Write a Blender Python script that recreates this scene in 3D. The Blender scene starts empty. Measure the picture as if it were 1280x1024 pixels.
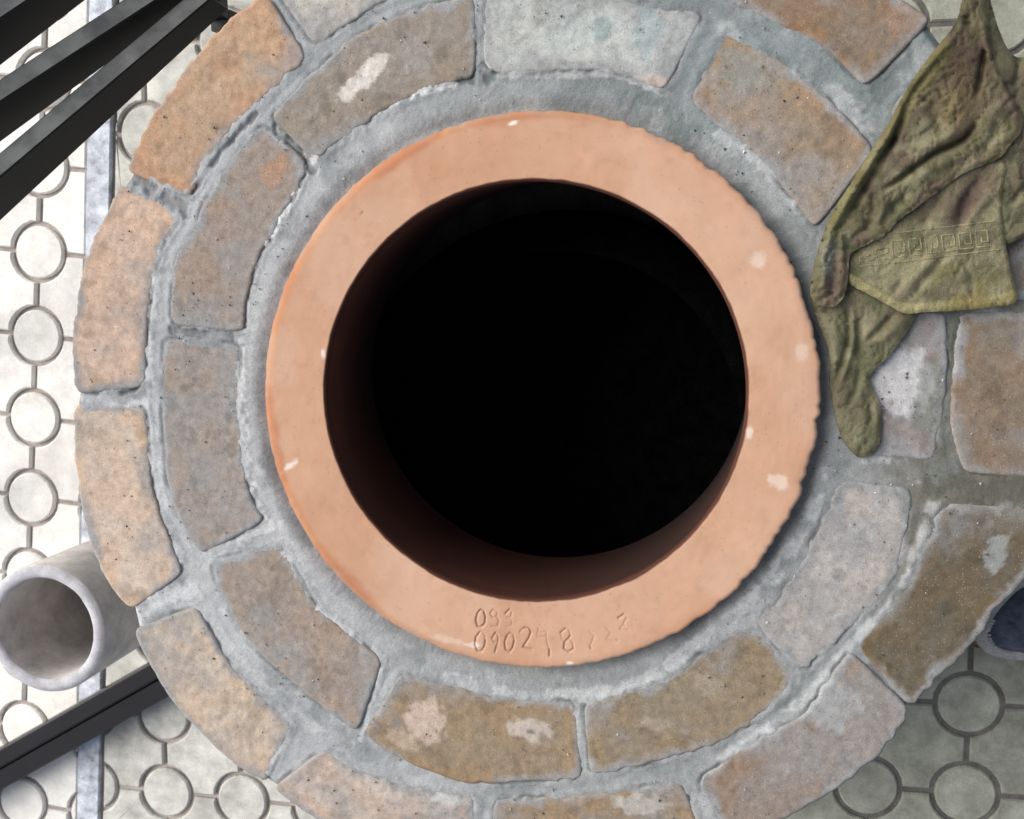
import bpy, math, random
import numpy as np
from mathutils import Matrix, Vector
from mathutils.geometry import delaunay_2d_cdt

random.seed(7)
RNG = np.random.default_rng(11)
SC = bpy.context.scene
COL = SC.collection

# ------------------------------------------------------------------ camera
F_PX = 1200.0                    # focal length in photograph pixels (1280 wide)
NAD = (846.0, 380.0)             # where the plumb line under the camera meets the photograph
ZT = 0.50                        # height of the brick course's top face
CZ = ZT + 1.19                   # camera height


def cam_rot():
    n = np.array([(NAD[0] - 640) / F_PX, -(NAD[1] - 512) / F_PX, -1.0])
    n /= np.linalg.norm(n)
    d = np.array([0, 0, -1.0])
    v = np.cross(n, d)
    c = n @ d
    K = np.array([[0, -v[2], v[1]], [v[2], 0, -v[0]], [-v[1], v[0], 0]])
    return np.eye(3) + K + K @ K / (1 + c)


R = cam_rot()
cam_d = bpy.data.cameras.new("camera")
cam_d.sensor_fit = 'HORIZONTAL'
cam_d.sensor_width = 36.0
cam_d.lens = 36.0 * F_PX / 1280.0
cam_d.clip_start = 0.02
cam_d.clip_end = 200.0
cam = bpy.data.objects.new("camera", cam_d)
COL.objects.link(cam)
M4 = Matrix.Identity(4)
for i in range(3):
    for j in range(3):
        M4[i][j] = float(R[i, j])
M4[0][3], M4[1][3], M4[2][3] = 0.0, 0.0, CZ
cam.matrix_world = M4
SC.camera = cam
cam_d.dof.use_dof = True
cam_d.dof.focus_distance = 1.2
cam_d.dof.aperture_fstop = 8.0

# ------------------------------------------------------------------ sky and sun (overcast, brightest from the left)
SUN_EL, SUN_AZ = math.radians(38), math.radians(-68)     # azimuth from +Y towards +X
world = bpy.data.worlds.new("World")
SC.world = world
world.use_nodes = True
wn = world.node_tree.nodes
wl = world.node_tree.links
bg = wn["Background"]
sky = wn.new("ShaderNodeTexSky")
sky.sky_type = 'NISHITA'
sky.sun_disc = False
sky.sun_elevation = SUN_EL
sky.sun_rotation = SUN_AZ
sky.air_density = 1.0
sky.dust_density = 3.0
grey = wn.new("ShaderNodeHueSaturation")          # thin overcast: the blue is washed out
grey.inputs["Saturation"].default_value = 0.5
wl.new(sky.outputs[0], grey.inputs["Color"])
wl.new(grey.outputs[0], bg.inputs[0])
bg.inputs[1].default_value = 0.05
sun_d = bpy.data.lights.new("sun", 'SUN')
sun_d.energy = 1.5
sun_d.angle = math.radians(60)
sun_d.color = (1.0, 0.95, 0.88)
sun = bpy.data.objects.new("sun", sun_d)
COL.objects.link(sun)
sdir = Vector((math.sin(SUN_AZ) * math.cos(SUN_EL), math.cos(SUN_AZ) * math.cos(SUN_EL), math.sin(SUN_EL)))
sun.rotation_euler = sdir.to_track_quat('Z', 'Y').to_euler()
sun.location = sdir * 8
SC.view_settings.view_transform = 'Standard'
SC.view_settings.look = 'None'
SC.view_settings.exposure = 1.65
SC.view_settings.gamma = 1.0


# ------------------------------------------------------------------ small maths
def P(px, py, z):
    """photograph pixel -> world XY on the horizontal plane z (arrays allowed)"""
    px = np.asarray(px, float)
    py = np.asarray(py, float)
    d = np.stack([(px - 640) / F_PX, -(py - 512) / F_PX, -np.ones_like(px)], -1) @ R.T
    t = (CZ - z) / -d[..., 2]
    return d[..., :2] * t[..., None]


def lin(c):
    c = np.asarray(c, float) / 255.0
    return np.where(c <= 0.04045, c / 12.92, ((c + 0.055) / 1.055) ** 2.4)


ALB = 0.60


def alb(r, g, b, k=None):
    return lin((r, g, b)) * (ALB if k is None else k)


_T = RNG.random((256, 256))


def vnoise(x, y, seed=0):
    x = np.asarray(x, float) + seed * 17.31
    y = np.asarray(y, float) + seed * 9.77
    xi = np.floor(x).astype(int)
    yi = np.floor(y).astype(int)
    fx = x - xi
    fy = y - yi
    fx = fx * fx * (3 - 2 * fx)
    fy = fy * fy * (3 - 2 * fy)
    a = _T[xi & 255, yi & 255]
    b = _T[(xi + 1) & 255, yi & 255]
    c = _T[xi & 255, (yi + 1) & 255]
    d = _T[(xi + 1) & 255, (yi + 1) & 255]
    return (a + (b - a) * fx) * (1 - fy) + (c + (d - c) * fx) * fy


def fbm(x, y, seed=0, o=4):
    s = 0
    a = 0.5
    for k in range(o):
        s = s + a * vnoise(x * 2 ** k, y * 2 ** k, seed + k * 3)
        a *= 0.5
    return s / (1 - 0.5 ** o)


def sstep(a, b, x):
    t = np.clip((x - a) / (b - a), 0, 1)
    return t * t * (3 - 2 * t)


def resample(pts, n, smooth=True):
    pts = np.asarray(pts, float)
    if smooth and len(pts) > 2:
        q = []
        m = len(pts)
        for i in range(m - 1):
            p0 = pts[max(i - 1, 0)]
            p1 = pts[i]
            p2 = pts[i + 1]
            p3 = pts[min(i + 2, m - 1)]
            for t in np.linspace(0, 1, 12, endpoint=False):
                q.append(0.5 * ((2 * p1) + (-p0 + p2) * t + (2 * p0 - 5 * p1 + 4 * p2 - p3) * t * t + (-p0 + 3 * p1 - 3 * p2 + p3) * t ** 3))
        q.append(pts[-1])
        pts = np.array(q)
    s = np.r_[0, np.cumsum(np.linalg.norm(np.diff(pts, axis=0), axis=1))]
    u = np.linspace(0, s[-1], n)
    return np.stack([np.interp(u, s, pts[:, 0]), np.interp(u, s, pts[:, 1])], -1)


def polyline_dist(x, y, pts):
    """distance to a polyline and normalised position along it"""
    pts = np.asarray(pts, float)
    best = np.full(x.shape, 1e9)
    pos = np.zeros(x.shape)
    seg = np.linalg.norm(np.diff(pts, axis=0), axis=1)
    tot = max(seg.sum(), 1e-9)
    acc = 0
    for (a, b, l) in zip(pts[:-1], pts[1:], seg):
        d = b - a
        t = np.clip(((x - a[0]) * d[0] + (y - a[1]) * d[1]) / max(l * l, 1e-12), 0, 1)
        q = np.hypot(x - a[0] - t * d[0], y - a[1] - t * d[1])
        m = q < best
        best = np.where(m, q, best)
        pos = np.where(m, (acc + t * l) / tot, pos)
        acc += l
    return best, pos


def poly_sdf(x, y, poly):
    """signed distance to a closed polygon, negative inside"""
    poly = np.asarray(poly, float)
    best = np.full(x.shape, 1e9)
    inside = np.zeros(x.shape, bool)
    for a, b in zip(poly, np.roll(poly, -1, 0)):
        d = b - a
        l2 = max(d @ d, 1e-14)
        t = np.clip(((x - a[0]) * d[0] + (y - a[1]) * d[1]) / l2, 0, 1)
        best = np.minimum(best, np.hypot(x - a[0] - t * d[0], y - a[1] - t * d[1]))
        if a[1] != b[1]:
            c = ((a[1] > y) != (b[1] > y)) & (x < (b[0] - a[0]) * (y - a[1]) / (b[1] - a[1]) + a[0])
            inside ^= c
    return np.where(inside, -best, best)


# ------------------------------------------------------------------ object helpers
def mesh_obj(name, verts, faces, material, parent=None, colors=None, smooth=True, loc=None):
    me = bpy.data.meshes.new(name)
    me.from_pydata([tuple(map(float, v)) for v in verts], [], [tuple(map(int, f)) for f in faces])
    if colors is not None:
        a = me.color_attributes.new("tint", 'FLOAT_COLOR', 'POINT')
        c = np.ones((len(verts), 4), np.float32)
        c[:, :3] = np.clip(np.asarray(colors), 0, 1)
        a.data.foreach_set("color", c.ravel())
    if smooth:
        me.polygons.foreach_set("use_smooth", [True] * len(me.polygons))
    me.materials.append(material)
    me.update()
    o = bpy.data.objects.new(name, me)
    COL.objects.link(o)
    if parent is not None:
        o.parent = parent
        if parent.type == 'EMPTY':
            o.matrix_parent_inverse = Matrix.Translation(parent.location).inverted()
    return o


def empty(name, loc):
    o = bpy.data.objects.new(name, None)
    o.empty_display_size = 0.05
    o.location = loc
    COL.objects.link(o)
    return o


def tag(o, label=None, cat=None, group=None, kind=None):
    if label:
        o["label"] = label
    if cat:
        o["category"] = cat
    if group:
        o["group"] = group
    if kind:
        o["kind"] = kind
    return o


def grid_faces(nu, nv, close_u=False):
    f = []
    for i in range(nu if close_u else nu - 1):
        i2 = (i + 1) % nu
        for j in range(nv - 1):
            f.append((i * nv + j, i2 * nv + j, i2 * nv + j + 1, i * nv + j + 1))
    return f


# ------------------------------------------------------------------ materials
def new_mat(name):
    m = bpy.data.materials.new(name)
    m.use_nodes = True
    return m, m.node_tree.nodes, m.node_tree.links, m.node_tree.nodes["Principled BSDF"]


def grain_mat(name, base=None, attr=False, rough=0.9, fine=900, fine_amt=0.25, mid=120, mid_amt=0.18, bump=0.25, bump_d=0.001,
              speck=0.0, pits=0.0, spec=0.3, rnd=0.0, metallic=0.0):
    m, n, l, b = new_mat(name)
    tc = n.new("ShaderNodeTexCoord")
    geo = n.new("ShaderNodeNewGeometry")
    co = geo.outputs["Position"]

    def noise(scale, detail=3, rgh=0.6):
        t = n.new("ShaderNodeTexNoise")
        t.inputs["Scale"].default_value = scale
        t.inputs["Detail"].default_value = detail
        t.inputs["Roughness"].default_value = rgh
        l.new(co, t.inputs["Vector"])
        return t.outputs[0]

    def ramp(src, lo, hi, a, c):
        r = n.new("ShaderNodeMapRange")
        r.inputs[1].default_value = lo
        r.inputs[2].default_value = hi
        r.inputs[3].default_value = a
        r.inputs[4].default_value = c
        l.new(src, r.inputs[0])
        return r.outputs[0]

    def mul(col, fac):
        mx = n.new("ShaderNodeVectorMath")
        mx.operation = 'SCALE'
        l.new(col, mx.inputs[0])
        l.new(fac, mx.inputs["Scale"])
        return mx.outputs[0]

    if attr:
        at = n.new("ShaderNodeAttribute")
        at.attribute_name = "tint"
        col = at.outputs["Color"]
    else:
        rgb = n.new("ShaderNodeRGB")
        rgb.outputs[0].default_value = (*[float(v) for v in base], 1)
        col = rgb.outputs[0]
    nf = noise(fine, 2, 0.7)
    nm = noise(mid, 5, 0.65)
    col = mul(col, ramp(nf, 0.3, 0.7, 1 - fine_amt, 1 + fine_amt))
    col = mul(col, ramp(nm, 0.3, 0.7, 1 - mid_amt, 1 + mid_amt))
    if rnd:
        oi = n.new("ShaderNodeObjectInfo")
        col = mul(col, ramp(oi.outputs["Random"], 0, 1, 1 - rnd, 1 + rnd * 0.5))
    h = nf
    if pits:
        v = n.new("ShaderNodeTexVoronoi")
        v.inputs["Scale"].default_value = 170
        l.new(co, v.inputs["Vector"])
        k = noise(60, 2)
        s = n.new("ShaderNodeMath")
        s.operation = 'MULTIPLY'
        l.new(ramp(v.outputs["Distance"], 0.10, 0.26, 1, 0), s.inputs[0])
        l.new(ramp(k, 0.52, 0.62, 0, 1), s.inputs[1])
        inv = n.new("ShaderNodeMath")
        inv.operation = 'MULTIPLY_ADD'
        l.new(s.outputs[0], inv.inputs[0])
        inv.inputs[1].default_value = -pits
        inv.inputs[2].default_value = 1
        col = mul(col, inv.outputs[0])
    if speck:
        v = n.new("ShaderNodeTexVoronoi")
        v.inputs["Scale"].default_value = 330
        l.new(co, v.inputs["Vector"])
        sp = n.new("ShaderNodeMath")
        sp.operation = 'MULTIPLY'
        l.new(ramp(v.outputs["Distance"], 0.12, 0.25, 1, 0), sp.inputs[0])
        sep = n.new("ShaderNodeSeparateColor")
        l.new(v.outputs["Color"], sep.inputs[0])
        l.new(ramp(sep.outputs[0], 0.70, 0.74, 0, 1), sp.inputs[1])
        mx = n.new("ShaderNodeMix")
        mx.data_type = 'RGBA'
        ml = n.new("ShaderNodeMath")
        ml.operation = 'MULTIPLY'
        l.new(sp.outputs[0], ml.inputs[0])
        ml.inputs[1].default_value = speck
        l.new(ml.outputs[0], mx.inputs[0])
        l.new(col, mx.inputs[6])
        mx.inputs[7].default_value = (0.55, 0.50, 0.44, 1)
        col = mx.outputs[2]
    l.new(col, b.inputs["Base Color"])
    b.inputs["Roughness"].default_value = rough
    b.inputs["Specular IOR Level"].default_value = spec
    b.inputs["Metallic"].default_value = metallic
    bm = n.new("ShaderNodeBump")
    bm.inputs["Strength"].default_value = bump
    bm.inputs["Distance"].default_value = bump_d
    ad = n.new("ShaderNodeMath")
    ad.operation = 'ADD'
    l.new(h, ad.inputs[0])
    l.new(nm, ad.inputs[1])
    l.new(ad.outputs[0], bm.inputs["Height"])
    l.new(bm.outputs[0], b.inputs["Normal"])
    return m


M_BRICK = grain_mat("brick_clay", attr=True, fine=650, fine_amt=0.20, mid=80, mid_amt=0.20, bump=0.5, bump_d=0.0012, speck=0.35, pits=0.5)
M_MORTAR = grain_mat("cement_mortar", attr=True, fine=620, fine_amt=0.22, mid=70, mid_amt=0.14, bump=0.55, bump_d=0.0012, pits=0.3)
M_CLAY = grain_mat("terracotta", attr=True, fine=1100, fine_amt=0.05, mid=22, mid_amt=0.06, bump=0.22, bump_d=0.0008, rough=0.85, pits=0.22)
M_FIREBOX = grain_mat("shaded_chamber", base=(0.0025, 0.0025, 0.0025), spec=0.0, rough=1.0, fine=300, fine_amt=0.4, mid=40, mid_amt=0.5, bump=0.6)  # near-black base stands in for the shade deep inside
M_DRUM = grain_mat("cement_render", base=alb(140, 142, 140), fine=500, fine_amt=0.15, mid=18, mid_amt=0.2, bump=0.6)
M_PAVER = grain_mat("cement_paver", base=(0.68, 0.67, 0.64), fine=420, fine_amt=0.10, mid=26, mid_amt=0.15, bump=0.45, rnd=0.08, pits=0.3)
M_PAVER_SMEARED_SHADE = grain_mat("smeared_shade_paver", base=(0.44, 0.44, 0.41), fine=420, fine_amt=0.14, mid=18, mid_amt=0.34, bump=0.45, rnd=0.12, pits=0.3)  # cement smears, with some shade also put into the greyer base
M_PAVER_SHADE = grain_mat("dirty_shade_paver", base=(0.26, 0.265, 0.22), fine=420, fine_amt=0.16, mid=20, mid_amt=0.36, bump=0.35, rnd=0.10, pits=0.3)  # mostly shade put into the base colour, over some dirt
M_GROUT = grain_mat("grout_bed", base=(0.36, 0.32, 0.30), fine=420, fine_amt=0.25, mid=24, mid_amt=0.25, bump=0.6)
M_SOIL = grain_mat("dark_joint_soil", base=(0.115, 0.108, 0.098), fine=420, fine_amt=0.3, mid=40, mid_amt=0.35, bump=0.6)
M_STRIP = grain_mat("edging_cement", base=(0.44, 0.47, 0.53), fine=420, fine_amt=0.2, mid=34, mid_amt=0.5, bump=0.4)
M_PIPE = grain_mat("cement_pipe", base=(0.52, 0.49, 0.47), fine=500, fine_amt=0.14, mid=22, mid_amt=0.26, bump=0.3, bump_d=0.001)
M_PIPE_RIM = grain_mat("sawn_pipe_end", base=(0.39, 0.39, 0.42), fine=500, fine_amt=0.14, mid=45, mid_amt=0.24, bump=0.4)
M_STEEL = grain_mat("black_painted_steel", base=(0.004, 0.004, 0.006), fine=300, fine_amt=0.2, mid=14, mid_amt=0.4, bump=0.08, rough=0.34, spec=0.35)
M_STEEL_SHEEN = grain_mat("sky_sheen_steel", base=(0.004, 0.004, 0.006), fine=300, fine_amt=0.2, mid=14, mid_amt=0.4, bump=0.08, rough=0.45, spec=0.3)
_n, _l = M_STEEL_SHEEN.node_tree.nodes, M_STEEL_SHEEN.node_tree.links
_b = _n["Principled BSDF"]
_src = _b.inputs["Base Color"].links[0].from_socket
_g = _n.new("ShaderNodeNewGeometry")
_sx = _n.new("ShaderNodeSeparateXYZ")
_l.new(_g.outputs["True Normal"], _sx.inputs[0])
_r = _n.new("ShaderNodeMapRange")
_r.inputs[1].default_value, _r.inputs[2].default_value = 0.7, 0.9
_l.new(_sx.outputs[2], _r.inputs[0])
_nz = _n.new("ShaderNodeTexNoise")
_nz.inputs["Scale"].default_value = 26
_nz.inputs["Detail"].default_value = 6
_l.new(_g.outputs["Position"], _nz.inputs["Vector"])
_m = _n.new("ShaderNodeMath")
_m.operation = 'MULTIPLY'
_l.new(_r.outputs[0], _m.inputs[0])
_r2 = _n.new("ShaderNodeMapRange")
_r2.inputs[1].default_value, _r2.inputs[2].default_value, _r2.inputs[3].default_value = 0.3, 0.62, 0.35
_l.new(_nz.outputs[0], _r2.inputs[0])
_l.new(_r2.outputs[0], _m.inputs[1])
_mx = _n.new("ShaderNodeMix")
_mx.data_type = 'RGBA'
_l.new(_m.outputs[0], _mx.inputs[0])
_l.new(_src, _mx.inputs[6])
_mx.inputs[7].default_value = (0.150, 0.155, 0.150, 1)  # grey painted on upward faces in place of sky sheen
_l.new(_mx.outputs[2], _b.inputs["Base Color"])
M_CLOTH = grain_mat("olive_towelling", attr=True, fine=620, fine_amt=0.22, mid=60, mid_amt=0.14, bump=0.9, bump_d=0.0016, rough=0.95, spec=0.1)
M_NAVY = grain_mat("navy_canvas", base=(0.055, 0.063, 0.095), fine=900, fine_amt=0.3, mid=45, mid_amt=0.6, bump=0.6, rough=0.9)
M_RUBBER = grain_mat("grey_rubber", base=(0.30, 0.30, 0.29), fine=500, fine_amt=0.2, mid=90, mid_amt=0.25, bump=0.4, rough=0.6)
M_GUM = grain_mat("orange_gum_rubber", base=(0.24, 0.10, 0.045), fine=500, fine_amt=0.1, mid=50, mid_amt=0.15, bump=0.2, rough=0.6)
M_LACE = grain_mat("lace_cotton", base=(0.45, 0.45, 0.44), fine=900, fine_amt=0.2, bump=0.5)
M_GRIT = grain_mat("grit_crumbs", attr=True, fine=900, fine_amt=0.2, bump=0.3)

# ------------------------------------------------------------------ ground
gs = 7.0
ground = mesh_obj("ground", [(-gs, -gs, -0.009), (gs, -gs, -0.009), (gs, gs, -0.009), (-gs, gs, -0.009)], [(0, 1, 2, 3)], M_GROUT, smooth=False)
tag(ground, kind='structure')
bed = mesh_obj("dark_soil_bed", [(-0.02, -gs, -0.0048), (gs, -gs, -0.0048), (gs, gs, -0.0048), (-0.02, gs, -0.0048)], [(0, 1, 2, 3)], M_SOIL, ground, smooth=False)  # darker bed showing in the right-hand joints
PITCH = 0.1615
CR = 0.0505          # radius of the round pavers
GAP = 0.0044         # half a joint
CEN = np.array([-0.2130, -0.150])       # centre of the oven in plan


def paver_outline(n=7):
    """square with its four corners scooped out by the round pavers"""
    h = PITCH / 2
    q = []
    rr = CR + 2 * GAP
    e = h - GAP
    a0 = math.asin(GAP / rr)
    for k, (cx, cy) in enumerate([(h, -h), (h, h), (-h, h), (-h, -h)]):
        base = math.pi - k * 0 + [0, 0, 0, 0][k]
        st = {0: math.pi, 1: 1.5 * math.pi, 2: 0.0, 3: 0.5 * math.pi}[k]
        # scoop runs clockwise as seen from the paver's centre
        a1, a2 = st - a0 * 1.0, st - math.pi / 2 + a0
        for t in np.linspace(a1, a2, n):
            q.append((cx + rr * math.cos(t), cy + rr * math.sin(t)))
    return np.array(q)


def slab_mesh(name, outline, mat, chamfer=0.0030, depth=0.03, wob=0.0):
    """flat slab with a chamfered edge; top at z = 0"""
    o = np.asarray(outline, float)
    c = o.mean(0)
    n = len(o)
    nxt = np.roll(o, -1, 0) - np.roll(o, 1, 0)
    nor = np.stack([nxt[:, 1], -nxt[:, 0]], -1)
    nor /= np.linalg.norm(nor, axis=1)[:, None] + 1e-9
    area = 0.5 * np.sum(o[:, 0] * np.roll(o[:, 1], -1) - np.roll(o[:, 0], -1) * o[:, 1])
    if area < 0:
        nor = -nor
    inn = o - nor * chamfer
    v = [(x, y, 0) for x, y in inn] + [(x, y, -chamfer) for x, y in o] + [(x, y, -depth) for x, y in o]
    f = [tuple(range(n)) if area > 0 else tuple(range(n))[::-1]]
    for r in range(2):
        for i in range(n):
            j = (i + 1) % n
            q = (r * n + i, (r + 1) * n + i, (r + 1) * n + j, r * n + j)
            f.append(q if area > 0 else q[::-1])
    me = bpy.data.meshes.new(name)
    me.from_pydata([tuple(map(float, p)) for p in v], [], f)
    me.materials.append(mat)
    me.update()
    return me


ang24 = np.linspace(0, 2 * math.pi, 24, endpoint=False)
ME_ROUND = slab_mesh("round_paver", np.stack([np.cos(ang24), np.sin(ang24)], -1) * CR, M_PAVER)
OUT_SQ = paver_outline()
ME_SQ = slab_mesh("paver", OUT_SQ, M_PAVER)
ME_ROUND_D = slab_mesh("round_paver", np.stack([np.cos(ang24), np.sin(ang24)], -1) * CR, M_PAVER_SHADE)
ME_ROUND_S = slab_mesh("round_paver", np.stack([np.cos(ang24), np.sin(ang24)], -1) * CR, M_PAVER_SMEARED_SHADE)
ME_SQ_S = slab_mesh("paver", OUT_SQ, M_PAVER_SMEARED_SHADE)
ME_SQ_D = slab_mesh("paver", OUT_SQ, M_PAVER_SHADE)


def clip_half(poly, p, nrm):
    """keep the side where (q-p).nrm <= 0"""
    out = []
    m = len(poly)
    for i in range(m):
        a = poly[i]
        b = poly[(i + 1) % m]
        da = (a - p) @ nrm
        db = (b - p) @ nrm
        if da <= 0:
            out.append(a)
        if (da < 0) != (db < 0) and abs(da - db) > 1e-12:
            out.append(a + (b - a) * da / (da - db))
    return np.array(out)


# the edging strip that runs up the left of the picture
sl0, sl1 = P(109, 150, 0), P(97, 1000, 0)
sr0, sr1 = P(141, 150, 0), P(125, 1000, 0)
sdir2 = (sl0 + sr0 - sl1 - sr1)
sdir2 = sdir2 / np.linalg.norm(sdir2)
snor = np.array([sdir2[1], -sdir2[0]])       # points right (+x)
if snor[0] < 0:
    snor = -snor
smid = (sl0 + sr0 + sl1 + sr1) / 4
hw = abs((sr0 + sr1 - sl0 - sl1) / 2 @ snor) / 2
NPAV = [0]


def put_paver(me, xy, rot, poly):
    """place a paver, cut where it runs into the strip; skip under the oven and far from the view"""
    xy = np.asarray(xy)
    if np.linalg.norm(xy - CEN) < 0.40:
        return
    if not (-1.72 < xy[0] < 1.15 and -1.30 < xy[1] < 1.20):
        return
    z = 0.0 + random.uniform(-0.0012, 0.0012)
    c, s = math.cos(rot), math.sin(rot)
    w = poly @ np.array([[c, s], [-s, c]]) + xy
    side = -1 if poly_side == 'L' else 1
    lim = smid + snor * side * (hw + (0.002 if side < 0 else 0.006))
    d = (w - lim) @ (snor * -side)
    if d.max() <= 0:
        data = me
        o = bpy.data.objects.new(me.name, data)
        o.location = (xy[0], xy[1], z)
        o.rotation_euler = (random.uniform(-.004, .004), random.uniform(-.004, .004), rot)
    elif d.min() >= -0.006:
        return
    else:
        w2 = clip_half(w, lim, snor * -side)
        if len(w2) < 3:
            return
        data = slab_mesh(me.name, w2 - xy, me.materials[0])
        o = bpy.data.objects.new(me.name, data)
        o.location = (xy[0], xy[1], z)
    COL.objects.link(o)
    o.parent = ground
    NPAV[0] += 1


lattices = []
o1 = P(45, 420, 0)
v1 = P(27, 1005, 0) - o1
lattices.append(('L', o1, math.atan2(v1[1], v1[0]) + math.pi / 2, lambda p: True))
o2 = P(208, 991, 0)
lattices.append(('R', o2, -0.02, lambda p: p[0] < -0.2))
o3 = P(1207, 993, 0)
lattices.append(('R', o3, 0.0, lambda p: p[0] >= -0.2))
for poly_side, org, rot, test in lattices:
    ux = np.array([math.cos(rot), math.sin(rot)]) * PITCH
    uy = np.array([-math.sin(rot), math.cos(rot)]) * PITCH
    for i in range(-13, 14):
        for j in range(-13, 14):
            p = org + ux * i + uy * j
            s_ = (p - smid) @ snor
            if poly_side == 'L' and s_ > 0.09 or poly_side == 'R' and s_ < -0.09:
                continue
            if test(p):
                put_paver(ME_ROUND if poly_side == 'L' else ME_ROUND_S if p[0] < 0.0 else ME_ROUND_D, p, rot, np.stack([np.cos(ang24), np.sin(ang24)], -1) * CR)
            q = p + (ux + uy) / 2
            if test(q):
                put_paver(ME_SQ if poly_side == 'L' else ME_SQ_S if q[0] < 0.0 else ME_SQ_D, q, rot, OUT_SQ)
ln = 1.6
st = np.array([smid + sdir2 * t + snor * s for t, s in [(-ln, -hw + .001), (-ln, hw - 0.003), (ln, hw - 0.003), (ln, -hw + .001)]])
o = bpy.data.objects.new("edging_strip", slab_mesh("edging_strip", st, M_STRIP, 0.0015, 0.03))
o.location.z = 0.002
COL.objects.link(o)
o.parent = ground

# ------------------------------------------------------------------ the oven: bricks, mortar, clay mouth
oven = empty("tandoor_oven", (CEN[0], CEN[1], 0))
tag(oven, "round clay oven with terracotta mouth ring set in two rings of brick", "oven")

ORANGE = (176, 128, 88)
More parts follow.
